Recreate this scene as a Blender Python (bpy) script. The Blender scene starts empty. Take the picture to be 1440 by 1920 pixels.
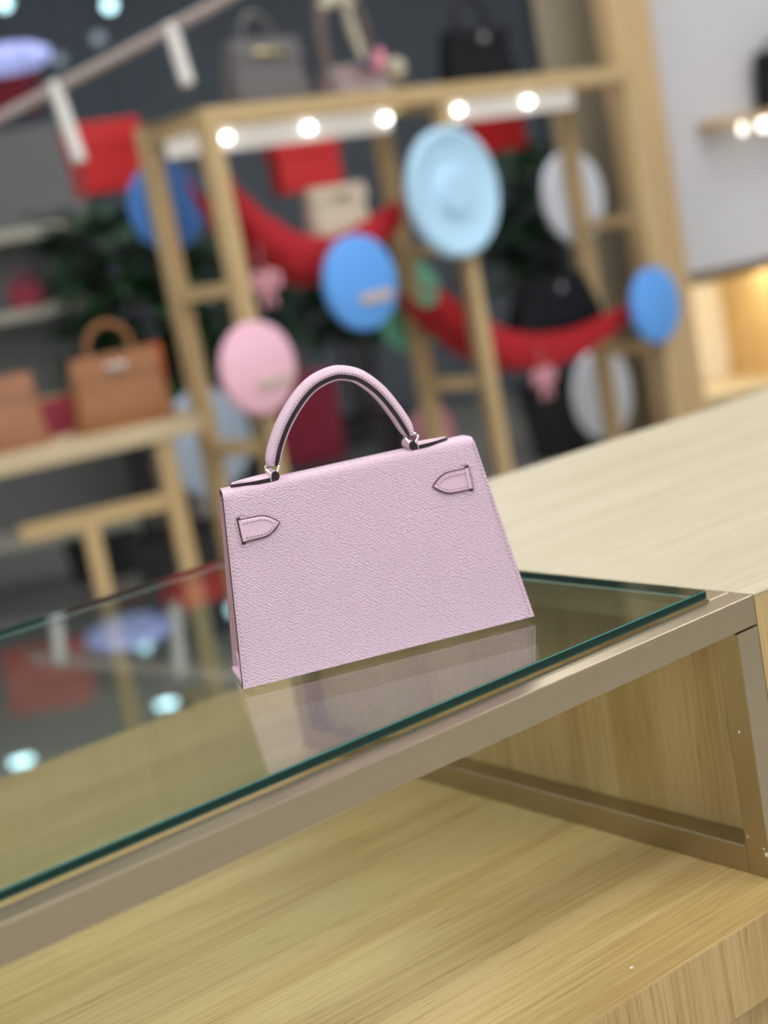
import bpy, bmesh, math, random
from mathutils import Vector, Matrix
random.seed(7)
S = bpy.context.scene
C = S.collection
PI = math.pi

# ------------------------------------------------------------------ camera
FPX = 2884.0                       # focal length in pixels of the 1440x1920 frame
CAMZ = 1.162
RW = Matrix(((0.7803046646, -0.5992092518, -0.1790890923),
             (0.2511705311, 0.0380088064, 0.9671963063),
             (-0.5727460124, -0.7996896918, 0.1801621549)))   # world -> camera
RT = RW.transposed()
CAM = Vector((0, 0, CAMZ))
cd = bpy.data.cameras.new('camera'); cam = bpy.data.objects.new('camera', cd); C.objects.link(cam)
cam.matrix_world = Matrix.Translation(CAM) @ RT.to_4x4()
cd.sensor_width = 36; cd.sensor_fit = 'AUTO'; cd.lens = FPX / 1920 * 36
cd.clip_start = 0.02; cd.clip_end = 60
cd.dof.use_dof = True; cd.dof.focus_distance = 0.915; cd.dof.aperture_fstop = 4.0
S.camera = cam

# ------------------------------------------------------------------ world and exposure
w = bpy.data.worlds.new('world'); S.world = w; w.use_nodes = True
bg = w.node_tree.nodes['Background']; bg.inputs[0].default_value = (0.93, 0.96, 1.0, 1); bg.inputs[1].default_value = 0.62
S.view_settings.view_transform = 'Standard'; S.view_settings.look = 'None'
S.view_settings.exposure = -0.06; S.view_settings.gamma = 1.0; S.view_settings.use_curve_mapping = False

def ray(px, py):
    return RT @ Vector(((px - 720) / FPX, -(py - 960) / FPX, -1.0))
def at(px, py, d):                 # point at depth d along the optical axis
    return CAM + ray(px, py) * d
def onplane(px, py, p0, n):
    r = ray(px, py); return CAM + r * ((p0 - CAM).dot(n) / r.dot(n))
def depth(p):
    return -(RW @ (p - CAM)).z

# ------------------------------------------------------------------ materials
MATS = {}
def pm(name, col, rough=0.5, metal=0.0, spec=0.5, emit=None, estr=0.0):
    m = bpy.data.materials.new(name); m.use_nodes = True
    b = m.node_tree.nodes['Principled BSDF']
    b.inputs['Base Color'].default_value = (*col, 1); b.inputs['Roughness'].default_value = rough
    b.inputs['Metallic'].default_value = metal; b.inputs['Specular IOR Level'].default_value = spec
    if emit: b.inputs['Emission Color'].default_value = (*emit, 1); b.inputs['Emission Strength'].default_value = estr
    MATS[name] = m; return m
def nd(m, t): return m.node_tree.nodes.new(t)
def lk(m, a, b): m.node_tree.links.new(a, b)
def noisy(name, c1, c2, scale, rough=0.5, metal=0.0, spec=0.5, stretch=(1, 1, 1), bump=0.0, detail=3):
    m = pm(name, c1, rough, metal, spec); b = m.node_tree.nodes['Principled BSDF']
    tc = nd(m, 'ShaderNodeTexCoord'); mp = nd(m, 'ShaderNodeMapping'); mp.inputs['Scale'].default_value = stretch
    n = nd(m, 'ShaderNodeTexNoise'); n.inputs['Scale'].default_value = scale; n.inputs['Detail'].default_value = detail
    r = nd(m, 'ShaderNodeValToRGB'); r.color_ramp.elements[0].color = (*c1, 1); r.color_ramp.elements[1].color = (*c2, 1)
    r.color_ramp.elements[0].position = .3; r.color_ramp.elements[1].position = .7
    lk(m, tc.outputs['Object'], mp.inputs[0]); lk(m, mp.outputs[0], n.inputs['Vector']); lk(m, n.outputs[0], r.inputs[0])
    lk(m, r.outputs[0], b.inputs['Base Color'])
    if bump:
        bp = nd(m, 'ShaderNodeBump'); bp.inputs['Strength'].default_value = bump; bp.inputs['Distance'].default_value = .001
        lk(m, n.outputs[0], bp.inputs['Height']); lk(m, bp.outputs[0], b.inputs['Normal'])
    return m

def oak(name, light, dark, axis='X', rough=0.42, k=1.0, spec=.4):
    """oak veneer: cathedral bands, fine streaks and open pores drawn out along the grain axis"""
    m = pm(name, light, rough, 0, spec); b = m.node_tree.nodes['Principled BSDF']
    tc = nd(m, 'ShaderNodeTexCoord')
    def mapped(along, across):
        mp = nd(m, 'ShaderNodeMapping')
        mp.inputs['Scale'].default_value = tuple((along if a == axis else across) * k for a in 'XYZ')
        lk(m, tc.outputs['Object'], mp.inputs[0]); return mp.outputs[0]
    n1 = nd(m, 'ShaderNodeTexNoise'); n1.inputs['Scale'].default_value = 1; n1.inputs['Detail'].default_value = 4; n1.inputs['Distortion'].default_value = .6
    lk(m, mapped(1.6, 26), n1.inputs['Vector'])
    n2 = nd(m, 'ShaderNodeTexNoise'); n2.inputs['Scale'].default_value = 1; n2.inputs['Detail'].default_value = 6
    lk(m, mapped(7, 330), n2.inputs['Vector'])
    n3 = nd(m, 'ShaderNodeTexNoise'); n3.inputs['Scale'].default_value = 1; n3.inputs['Detail'].default_value = 2
    lk(m, mapped(24, 800), n3.inputs['Vector'])
    mx = nd(m, 'ShaderNodeMath'); mx.operation = 'MULTIPLY_ADD'; mx.inputs[1].default_value = .55
    m2 = nd(m, 'ShaderNodeMath'); m2.operation = 'MULTIPLY'; m2.inputs[1].default_value = .45
    lk(m, n2.outputs[0], m2.inputs[0]); lk(m, n1.outputs[0], mx.inputs[0]); lk(m, m2.outputs[0], mx.inputs[2])
    r = nd(m, 'ShaderNodeValToRGB'); e = r.color_ramp.elements
    e[0].position = .39; e[0].color = (*dark, 1); e[1].position = .58; e[1].color = (*light, 1)
    lk(m, mx.outputs[0], r.inputs[0])
    pr = nd(m, 'ShaderNodeValToRGB'); pr.color_ramp.elements[0].position = .30; pr.color_ramp.elements[1].position = .40
    pr.color_ramp.elements[0].color = (.62, .55, .45, 1); pr.color_ramp.elements[1].color = (1, 1, 1, 1)
    lk(m, n3.outputs[0], pr.inputs[0])
    mm = nd(m, 'ShaderNodeMix'); mm.data_type = 'RGBA'; mm.blend_type = 'MULTIPLY'; mm.inputs[0].default_value = .7
    lk(m, r.outputs[0], mm.inputs[6]); lk(m, pr.outputs[0], mm.inputs[7]); lk(m, mm.outputs[2], b.inputs['Base Color'])
    bp = nd(m, 'ShaderNodeBump'); bp.inputs['Strength'].default_value = .25; bp.inputs['Distance'].default_value = .0004
    lk(m, n2.outputs[0], bp.inputs['Height']); lk(m, bp.outputs[0], b.inputs['Normal'])
    return m

OAKL, OAKD = (.53, .385, .18), (.40, .27, .105)
oak('oak_x', OAKL, OAKD, 'X'); oak('oak_z', OAKL, OAKD, 'Z')
oak('oak_top_lit', (.495, .45, .335), (.43, .375, .26), 'X', .45)  # paler copy of the oak: sheen of light on the block top put into colour
oak('rack_oak', (.60, .45, .24), (.50, .36, .18), 'Z', .45); oak('rack_oak_x', (.60, .45, .24), (.50, .36, .18), 'X', .45)
oak('pale_oak', (.66, .56, .38), (.58, .48, .30), 'X', .45)

# brushed champagne metal
m = noisy('champagne_metal', (.47, .40, .285), (.45, .38, .265), 1, .33, 1.0, .5, (6, 500, 500), .02, 2)
pm('dark_gap', (.01, .01, .01), .8)

# epsom leather: pressed cross-hatched grain
def leather(name, c_hi, c_lo, rough=.42, scale=780, strength=.55):
    m = pm(name, c_hi, rough, 0, .45); b = m.node_tree.nodes['Principled BSDF']
    tc = nd(m, 'ShaderNodeTexCoord')
    # gentle warp so the rows of grain wander
    nw = nd(m, 'ShaderNodeTexNoise'); nw.inputs['Scale'].default_value = 38; nw.inputs['Detail'].default_value = 2
    lk(m, tc.outputs['Object'], nw.inputs['Vector'])
    ad = nd(m, 'ShaderNodeMix'); ad.data_type = 'RGBA'; ad.blend_type = 'LINEAR_LIGHT'; ad.inputs[0].default_value = .0045
    lk(m, tc.outputs['Object'], ad.inputs[6]); lk(m, nw.outputs[1], ad.inputs[7])
    def layer(rot, sx, sy):
        mp = nd(m, 'ShaderNodeMapping'); mp.inputs['Rotation'].default_value = (0, rot, 0)
        mp.inputs['Scale'].default_value = (sx, 1, sy); lk(m, ad.outputs[2], mp.inputs[0])
        v = nd(m, 'ShaderNodeTexVoronoi'); v.inputs['Scale'].default_value = 1; v.feature = 'F1'; v.distance = 'CHEBYCHEV'
        v.inputs['Randomness'].default_value = .38
        lk(m, mp.outputs[0], v.inputs['Vector']); return v.outputs['Distance']
    a = layer(math.radians(33), 400, scale)
    inv = nd(m, 'ShaderNodeMapRange'); inv.inputs[1].default_value = .12; inv.inputs[2].default_value = .62; inv.inputs[3].default_value = 1; inv.inputs[4].default_value = 0
    lk(m, a, inv.inputs[0])
    bp = nd(m, 'ShaderNodeBump'); bp.inputs['Strength'].default_value = strength; bp.inputs['Distance'].default_value = .0009
    lk(m, inv.outputs[0], bp.inputs['Height']); lk(m, bp.outputs[0], b.inputs['Normal'])
    mx = nd(m, 'ShaderNodeMix'); mx.data_type = 'RGBA'; mx.inputs[6].default_value = (*c_lo, 1); mx.inputs[7].default_value = (*c_hi, 1)
    lk(m, inv.outputs[0], mx.inputs[0]); lk(m, mx.outputs[2], b.inputs['Base Color'])
    return m
PINK = (.715, .535, .665)
leather('pink_leather', (.70, .525, .655), (.60, .435, .555))
noisy('pink_smooth', PINK, (.68, .48, .60), 900, .45, 0, .4, (1, 1, 1), .2)
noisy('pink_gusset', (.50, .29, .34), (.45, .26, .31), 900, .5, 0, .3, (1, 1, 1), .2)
pm('thread', (.74, .58, .66), .6); pm('stitch_hole', (.20, .10, .13), .8)
pm('edge_paint', (.022, .010, .014), .35); pm('edge_brown', (.075, .018, .028), .4)
pm('silver', (.82, .82, .80), .12, 1.0); pm('foot_metal', (.75, .73, .7), .2, 1.0)

# glass: Fresnel mix of a clear and a mirror term, slightly green, dark green polished edge
g = bpy.data.materials.new('clear_glass'); g.use_nodes = True; MATS['clear_glass'] = g
nt = g.node_tree; nt.nodes.remove(nt.nodes['Principled BSDF']); out = nt.nodes['Material Output']
geo = nd(g, 'ShaderNodeNewGeometry'); dt = nd(g, 'ShaderNodeVectorMath'); dt.operation = 'DOT_PRODUCT'
lk(g, geo.outputs['Normal'], dt.inputs[0]); lk(g, geo.outputs['Incoming'], dt.inputs[1])
ab = nd(g, 'ShaderNodeMath'); ab.operation = 'ABSOLUTE'; lk(g, dt.outputs['Value'], ab.inputs[0])
om = nd(g, 'ShaderNodeMath'); om.operation = 'SUBTRACT'; om.inputs[0].default_value = 1; lk(g, ab.outputs[0], om.inputs[1])
pw = nd(g, 'ShaderNodeMath'); pw.operation = 'POWER'; pw.inputs[1].default_value = 5; lk(g, om.outputs[0], pw.inputs[0])
ma = nd(g, 'ShaderNodeMath'); ma.operation = 'MULTIPLY_ADD'; ma.inputs[1].default_value = .96; ma.inputs[2].default_value = .04; lk(g, pw.outputs[0], ma.inputs[0])
tr = nd(g, 'ShaderNodeBsdfTransparent'); tr.inputs[0].default_value = (.85, .92, .89, 1)
gl = nd(g, 'ShaderNodeBsdfGlossy'); gl.inputs['Roughness'].default_value = .0; gl.inputs[0].default_value = (.97, 1, .99, 1)
mxs = nd(g, 'ShaderNodeMixShader'); lk(g, ma.outputs[0], mxs.inputs[0]); lk(g, tr.outputs[0], mxs.inputs[1]); lk(g, gl.outputs[0], mxs.inputs[2])
lk(g, mxs.outputs[0], out.inputs[0])
pm('glass_edge', (.003, .032, .027), .15, 0, .3); pm('glass_bevel', (.06, .20, .20), .15, 0, .6)

# ------------------------------------------------------------------ mesh helpers
def finish(name, bm, mats, parent=None, smooth=None):
    me = bpy.data.meshes.new(name)
    bmesh.ops.recalc_face_normals(bm, faces=bm.faces)
    bm.to_mesh(me); bm.free()
    for mt in ([mats] if isinstance(mats, str) else mats): me.materials.append(MATS[mt])
    if smooth is not None:
        for p in me.polygons: p.use_smooth = True
        me.set_sharp_from_angle(angle=math.radians(smooth))
    o = bpy.data.objects.new(name, me); C.objects.link(o)
    if parent: o.parent = parent
    return o
def tag(o, label, cat, group=None):
    o['label'] = label; o['category'] = cat
    if group: o['group'] = group
    return o
def struct(o): o['kind'] = 'structure'; return o
def stuff(o): o['kind'] = 'stuff'; return o
def thing(name, loc, label, cat, rz=0.0, group=None):
    o = bpy.data.objects.new(name, None); C.objects.link(o); o.location = loc; o.rotation_euler = (0, 0, rz)
    o.empty_display_size = .05
    return tag(o, label, cat, group)
def addbox(bm, lo, hi, bev=0.0, mi=0, rot=None):
    lo = Vector(lo); hi = Vector(hi); r = bmesh.ops.create_cube(bm, size=1)
    vs = r['verts']; c = (lo + hi) / 2; d = hi - lo
    for v in vs: v.co = Vector((v.co.x * d.x, v.co.y * d.y, v.co.z * d.z))
    fs = set(f for v in vs for f in v.link_faces)
    if bev:
        es = list({e for v in vs for e in v.link_edges})
        rr = bmesh.ops.bevel(bm, geom=es, offset=bev, segments=2, profile=.5, affect='EDGES')
        vs = list({v for f in rr['faces'] for v in f.verts} | {v for v in vs if v.is_valid})
        fs = {f for v in vs for f in v.link_faces}
    for v in vs:
        if rot: v.co = rot @ v.co
        v.co += c
    for f in fs: f.material_index = mi
    return vs
def box(name, lo, hi, mat, parent=None, bev=0.0):
    bm = bmesh.new(); addbox(bm, lo, hi, bev); return finish(name, bm, mat, parent, None)
def loft(bm, rings, close=True, caps=True, mi=0):
    V = [[bm.verts.new(p) for p in r] for r in rings]; n = len(rings[0])
    for a, b in zip(V[:-1], V[1:]):
        for i in range(n if close else n - 1):
            j = (i + 1) % n
            f = bm.faces.new((a[i], a[j], b[j], b[i])); f.material_index = mi
    if caps and close:
        for r in (V[0][::-1], V[-1]): bm.faces.new(r).material_index = mi
    return V
def tube(bm, pts, r, seg=8, closed=False, mi=0):
    pts = [Vector(p) for p in pts]; n = len(pts); rings = []; up = None
    rad = r if isinstance(r, (list, tuple)) else [r] * n
    for i, p in enumerate(pts):
        t = (pts[(i + 1) % n] - pts[i - 1]) if closed else (pts[min(i + 1, n - 1)] - pts[max(i - 1, 0)])
        t.normalize()
        if up is None: up = t.orthogonal()
        up = (up - t * up.dot(t)); up = up.normalized() if up.length > 1e-6 else t.orthogonal().normalized()
        s = t.cross(up)
        rings.append([p + (up * math.cos(a) + s * math.sin(a)) * rad[i] for a in [2 * PI * k / seg for k in range(seg)]])
    if closed:
        V = [[bm.verts.new(q) for q in rr] for rr in rings]
        for a, b in zip(V, V[1:] + V[:1]):
            best = min(range(seg), key=lambda s_: sum((a[i].co - b[(i + s_) % seg].co).length for i in range(seg)))
            for i in range(seg):
                j = (i + 1) % seg
                bm.faces.new((a[i], a[j], b[(j + best) % seg], b[(i + best) % seg])).material_index = mi
    else: loft(bm, rings, True, True, mi)
def lathe(bm, prof, seg=32, origin=(0, 0, 0), axis='Z', mi=0):
    o = Vector(origin); rings = []
    for r, h in prof:
        ring = []
        for k in range(seg):
            a = 2 * PI * k / seg; q = Vector((r * math.cos(a), r * math.sin(a), h))
            if axis == 'Y': q = Vector((q.x, q.z, q.y))
            ring.append(o + q)
        rings.append(ring)
    return loft(bm, rings, True, True, mi)
def prism(bm, outline, fn, lo, hi, mi_side=1, mi_top=0, inset=0.0):
    """outline [(a,b)], fn(a,b,h)->point; top faces material mi_top, sides mi_side"""
    A = [bm.verts.new(fn(a, b, lo)) for a, b in outline]; B = [bm.verts.new(fn(a, b, hi)) for a, b in outline]
    n = len(A)
    for i in range(n):
        j = (i + 1) % n; bm.faces.new((A[i], A[j], B[j], B[i])).material_index = mi_side
    if inset:
        cx = sum(a for a, b in outline) / n; cy = sum(b for a, b in outline) / n
        pts = []
        for a, b in outline:
            d = math.hypot(a - cx, b - cy); s = (d - inset) / d; pts.append((cx + (a - cx) * s, cy + (b - cy) * s))
        Cc = [bm.verts.new(fn(a, b, hi + inset * .5)) for a, b in pts]
        for i in range(n):
            j = (i + 1) % n; bm.faces.new((B[i], B[j], Cc[j], Cc[i])).material_index = mi_top
        bm.faces.new(Cc).material_index = mi_top
    else: bm.faces.new(B).material_index = mi_top
    bm.faces.new(A[::-1]).material_index = mi_side
def catmull(pts, n):
    P = [Vector(p) for p in pts]; P = [P[0] * 2 - P[1]] + P + [P[-1] * 2 - P[-2]]; o = []
    for i in range(1, len(P) - 2):
        for k in range(n):
            t = k / n; a, b, c, d = P[i - 1:i + 3]
            o.append(.5 * ((2 * b) + (c - a) * t + (2 * a - 5 * b + 4 * c - d) * t * t + (3 * b - a - 3 * c + d) * t ** 3))
    return o + [P[-2]]
def resample(pts, step):
    o = [pts[0].copy()]; acc = 0
    for a, b in zip(pts[:-1], pts[1:]):
        L = (b - a).length
        while acc + L >= step:
            a = a + (b - a) * ((step - acc) / L); L = (b - a).length; o.append(a.copy()); acc = 0
        acc += L
    return o

# ------------------------------------------------------------------ room
GT = CAMZ - .26194                 # glass top
FT = GT - .0065                    # frame top, block top
PZ = CAMZ - .4567                  # plinth top
noisy('floor_mat', (.40, .385, .35), (.46, .44, .40), 2, .28, 0, .5)
noisy('wall_dark', (.12, .15, .19), (.18, .21, .25), .8, .5, 0, .4)
noisy('wall_white', (.60, .61, .66), (.65, .65, .69), 1.5, .6, 0, .3)
noisy('ceiling_mat', (.70, .71, .72), (.76, .76, .76), .6, .7, 0, .3)
noisy('panel_beige', (.27, .235, .17), (.30, .26, .19), 2, .6, 0, .3)
struct(box('floor', (-6, -5, -.1), (16, 16, 0), 'floor_mat'))
struct(box('ceiling', (-6, -5, 3.2), (16, 16, 3.3), 'ceiling_mat'))
FW = Vector((math.sin(math.radians(35.6)), math.cos(math.radians(35.6)), 0)); RTV = Vector((FW.y, -FW.x, 0))
def wallbox(name, p, ang, w_, d_, z0, z1, mat):
    bm = bmesh.new(); addbox(bm, (-w_ / 2, 0, z0), (w_ / 2, d_, z1)); o = finish(name, bm, mat)
    o.location = (p.x, p.y, 0); o.rotation_euler = (0, 0, ang); return o
ANG = -math.radians(35.6)
struct(wallbox('wall_back', CAM + FW * 9.6 - RTV * 1.5, ANG, 13, .2, 0, 3.2, 'wall_dark'))

# ------------------------------------------------------------------ counter: plinth, block, frame, glass
FX, FY = .729, .638                # outer front corner of the metal frame
T = .0195
pl = thing('display_plinth', (-.3, .9, 0), 'low oak plinth with drawer front under the glass table and bag', 'plinth')
def pbox(name, lo, hi, mat, parent, bev=0.0):
    L0 = parent.location
    return box(name, Vector(lo) - L0, Vector(hi) - L0, mat, parent, bev)
pbox('top_board', (-2.2, .615, PZ - .0535), (2.2, 1.42, PZ), 'oak_x', pl, .0008)
pbox('edge_veneer', (-2.2, .6142, PZ - .0535), (2.2, .615, PZ - .0006), 'oak_z', pl)
pbox('drawer_front', (-2.2, .622, PZ - .50), (2.2, .64, PZ - .056), 'oak_z', pl, .001)
pbox('carcass', (-2.2, .641, .06), (2.2, 1.41, PZ - .0545), 'oak_z', pl)
pbox('toe_kick', (-2.18, .67, 0), (2.18, 1.38, .06), 'dark_gap', pl)

bl = thing('oak_block', (1.5, .9, PZ), 'tall oak veneered block with flat top coloured as brightly lit beside the glass table', 'cabinet')
bx0 = FX + .0006
pbox('top_panel', (bx0, .6385, FT - .002), (2.6, 1.186, FT), 'oak_top_lit', bl, .0006)
pbox('side_panel', (bx0, .6385, PZ), (bx0 + .018, 1.186, FT - .002), 'oak_z', bl)
pbox('front_panel', (bx0 + .018, .6385, PZ), (2.6, .6565, FT - .002), 'oak_z', bl)
pbox('back_panel', (bx0 + .018, 1.168, PZ), (2.6, 1.186, FT - .002), 'oak_z', bl)

fr = thing('metal_frame', (.2, .9, PZ), 'brushed champagne metal frame carrying the glass sheet', 'frame')
X0 = -1.15; BY = 1.186
pbox('front_rail', (X0, FY, FT - T), (FX - .0004, FY + T, FT), 'champagne_metal', fr, .0009)
pbox('side_rail', (FX - T, FY + T + .0003, FT - T), (FX, BY - T, FT), 'champagne_metal', fr, .0009)
pbox('side_rail', (X0, FY + T, FT - T), (X0 + T, BY - T, FT), 'champagne_metal', fr, .0009)
for (x, y) in ((FX - T, FY + .0004), (X0, FY), (FX - T, BY - T), (X0, BY - T)):
    pbox('post', (x, y, PZ), (x + T, y + T, FT - T - .0012), 'champagne_metal', fr, .0007)
    pbox('post_plug', (x + .004, y + .004, FT - T - .0014), (x + T - .004, y + T - .004, FT - T + .0005), 'dark_gap', fr)
for x in (FX - T, X0):
    pbox('floor_rail', (x, FY + T + .0006, PZ), (x + T, BY - T, PZ + T), 'champagne_metal', fr, .0009)

bm = bmesh.new(); addbox(bm, (-1.12, .661, FT), (.7115, 1.184, GT), .0011)
for f in bm.faces:
    f.normal_update()
    f.material_index = 0 if abs(f.normal.z) > .9 else (1 if abs(f.normal.z) < .15 else 2)
glass = finish('glass_sheet', bm, ['clear_glass', 'glass_edge', 'glass_bevel'])
tag(glass, 'thick clear glass sheet with dark green edge under the pink handbag', 'glass sheet')

pm('paint_white', (.8, .78, .74), .6)
for px, py, r in ((1386, 1373, .0008), (1437, 1603, .0013), (1402, 1569, .0006), (1432, 1592, .0006)):
    q = onplane(px, py, Vector((FX - T, 0, 0)), Vector((1, 0, 0))); bm = bmesh.new()
    lathe(bm, [(r * .3, -.0003), (r, -.0001), (r, .0002)], 8)
    for v in bm.verts: v.co = Vector((v.co.z, v.co.x, v.co.y * 1.3)) + q - fr.location
    finish('paint_chip', bm, 'paint_white', fr)
# tiny curl of white lint on the plinth
c0 = onplane(1185, 1815, Vector((0, 0, PZ + .0006)), Vector((0, 0, 1)))
bm = bmesh.new(); tube(bm, [(math.cos(a) * .0013, math.sin(a) * .001, .0001 * a) for a in [k * .45 for k in range(11)]], .00035, 6)
lint = finish('lint_curl', bm, pm('lint', (.85, .82, .8), .8) and 'lint'); lint.location = c0
tag(lint, 'tiny curl of white lint lying on the oak plinth', 'lint')

# ------------------------------------------------------------------ pink handbag
LB, DB, LEAN = .1928, .055, math.radians(9)
U = Vector((.92546491, -.37883334, 0)); VV = Vector((.37883334, .92546491, 0))
A0 = Vector((.44385932, .79958464, GT))
bag = thing('handbag', A0 + U * LB / 2 + VV * DB / 2, 'pale pink grained leather handbag with arched top handle on the glass sheet', 'handbag', math.atan2(U.y, U.x))
INS = .0130; HB = .1189; FOOT = .003
def hw(z): return LB / 2 - INS * min(max((z - FOOT) / HB, 0), 1)
def hy(y, z): return hw(z) - .0034 * min(max((y + DB / 2) / DB, 0), 1)
def face(s, t, off=0.0):           # s,t metres on the face turned to the camera, off = out of it
    return Vector((s - LB / 2, -DB / 2 + t * math.sin(LEAN) - off * math.cos(LEAN), FOOT + t * math.cos(LEAN) + off * math.sin(LEAN)))
FL = math.radians(7)
# profile of the wrapped hide: face, rounded top, flap
def arc(cor, d0, d1, r, n=8):
    d0 = Vector(d0).normalized(); d1 = Vector(d1).normalized()
    ang = d0.angle(d1); tl = r * math.tan(ang / 2); p0 = Vector(cor) - d0 * tl; p1 = Vector(cor) + d1 * tl
    nrm = (d1 - d0).normalized(); cen = Vector(cor) + nrm * (r / math.cos(ang / 2))
    a = p0 - cen; b = p1 - cen; o = []
    for k in range(n + 1):
        t = k / n; th = a.angle(b)
        o.append(cen + (a * math.sin((1 - t) * th) + b * math.sin(t * th)) / math.sin(th))
    return o
zt = FOOT + HB
yb = -DB / 2 + HB * math.tan(LEAN); yf = DB / 2 - HB * math.tan(FL)
b0 = Vector((-DB / 2, FOOT)); cb = Vector((yb, zt)); cf = Vector((yf, zt))
df = Vector((math.sin(FL), -math.cos(FL)))
prof = [b0 + (cb - b0) * (k / 12) for k in range(12)] + arc(cb, cb - b0, cf - cb, .006) + arc(cf, cf - cb, df, .005) + [cf + df * .03, cf + df * .046]
inner = []
for i, p in enumerate(prof):
    t = (prof[min(i + 1, len(prof) - 1)] - prof[max(i - 1, 0)]).normalized(); inner.append(p + Vector((t.y, -t.x)) * .0030)
bm = bmesh.new(); n = len(prof); CH = .00045
VO = [[bm.verts.new(Vector((sx * (hy(p.x, p.y) - CH), p.x, p.y))) for p in prof] for sx in (-1, 1)]
VI = [[bm.verts.new(Vector((sx * hy(p.x, p.y), p.x, p.y))) for p in inner] for sx in (-1, 1)]
for i in range(n - 1):
    bm.faces.new((VO[0][i], VO[1][i], VO[1][i + 1], VO[0][i + 1])).material_index = 0
    bm.faces.new((VI[0][i], VI[0][i + 1], VI[1][i + 1], VI[1][i])).material_index = 0
    for k in (0, 1): bm.faces.new((VO[k][i], VO[k][i + 1], VI[k][i + 1], VI[k][i])).material_index = 1
bm.faces.new((VO[0][0], VI[0][0], VI[1][0], VO[1][0])).material_index = 0
bm.faces.new((VO[0][-1], VO[1][-1], VI[1][-1], VI[0][-1])).material_index = 1
finish('back_panel_and_flap', bm, ['pink_leather', 'edge_paint'], bag, 35)
# front panel under the flap
bm = bmesh.new()
for y0_, y1_ in ((-.0022, -.0046),):
    pts = []
    for (zz) in (FOOT, zt - .006):
        yy = DB / 2 - (zz - FOOT) * math.tan(FL)
        pts.append((zz, yy))
    rings = []
    for zz, yy in pts: rings.append([Vector((-hy(yy, zz), yy + y0_ + .0022, zz)), Vector((hy(yy, zz), yy + y0_ + .0022, zz)), Vector((hy(yy, zz), yy + y1_, zz)), Vector((-hy(yy, zz), yy + y1_, zz))])
    loft(bm, rings)
    for f in bm.faces:
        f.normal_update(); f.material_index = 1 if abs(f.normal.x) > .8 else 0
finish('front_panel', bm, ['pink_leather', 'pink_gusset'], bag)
# gussets
for sx in (-1, 1):
    bm = bmesh.new(); rings = []
    for k in range(13):
        z = .0165 + (zt - .0085 - .0165) * k / 12; f = (z - FOOT)
        ya = -DB / 2 + f * math.tan(LEAN) + .0031; yc = DB / 2 - f * math.tan(FL) - .0046
        x0 = hw(z); deep = .0012 + .0035 * (z - FOOT) / HB
        row = []
        for q in range(9):
            t = q / 8; xx = hy(ya + (yc - ya) * t, z) - .0006 - deep * .35 * math.sin(PI * t) ** 1.5
            row.append(Vector((sx * xx, ya + (yc - ya) * t, z)))
        row += [Vector((p.x - sx * .0018, p.y, p.z)) for p in row[::-1]]
        rings.append(row)
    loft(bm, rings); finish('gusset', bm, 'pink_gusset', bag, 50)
    # folded lower corner of the gusset
    bm = bmesh.new()
    ya, yc = -DB / 2 + .0030, DB / 2 - .0046
    P = [Vector((sx * (LB / 2 - .0003), ya, FOOT)), Vector((sx * (LB / 2 - .0062), yc, FOOT)), Vector((sx * (hw(.0165) - .0045), yc - .001, .0175)), Vector((sx * (hw(.0165) - .0005), ya + .002, .0205))]
    Q = [p + Vector((-sx * .0015, 0, 0)) for p in P]
    loft(bm, [P, Q]); finish('gusset_fold', bm, 'pink_smooth', bag)
box('base', (-LB / 2 + .002, -DB / 2 + .0031, FOOT - .0008), (LB / 2 - .002, DB / 2 - .0047, FOOT + .0022), 'pink_smooth', bag)
for fx in (-1, 1):
    for fy in (-1, 1):
        bm = bmesh.new(); lathe(bm, [(.0008, 0), (.0026, .0004), (.0034, .0014), (.0034, .0022)], 16, (fx * (LB / 2 - .012), fy * (DB / 2 - .011) - .001, 0))
        finish('foot', bm, 'foot_metal', bag, 50)

def stitches(name, pts, parent, step=.0027, fn=None, slant=.38, r=.00042):
    """pts as (s,t) on the face; a row of slanted thread bars with a needle hole between"""
    fn = fn or face
    P = resample([Vector((a, b)) for a, b in pts], step); bmT = bmesh.new(); bmH = bmesh.new()
    for i, p in enumerate(P):
        t = (P[min(i + 1, len(P) - 1)] - P[max(i - 1, 0)]).normalized(); nn = Vector((-t.y, t.x))
        a = p - t * step * .40 - nn * step * .40 * slant; b = p + t * step * .40 + nn * step * .40 * slant
        tube(bmT, [fn(*a, .00005), fn(*(a * .75 + b * .25), r * .8), fn(*(a * .25 + b * .75), r * .8), fn(*b, .00005)], r, 6)
        h = p + t * step * .5
        d = (t * .6 + nn * .5).normalized() * .00065; e = Vector((-d.y, d.x)) * .5
        q = [fn(*(h - d), .0002), fn(*(h + e), .0002), fn(*(h + d), .0002), fn(*(h - e), .0002)]
        bmH.faces.new([bmH.verts.new(x) for x in q])
    o = stuff(finish(name, bmT, 'thread', parent)); stuff(finish('needle_holes', bmH, 'stitch_hole', parent)); return o
si = .0028
stitches('edge_stitching', [(si, .003), (si + INS * .975, .1165)], bag)
stitches('edge_stitching', [(LB - si, .003), (LB - si - INS * .975, .1165)], bag)
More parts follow.
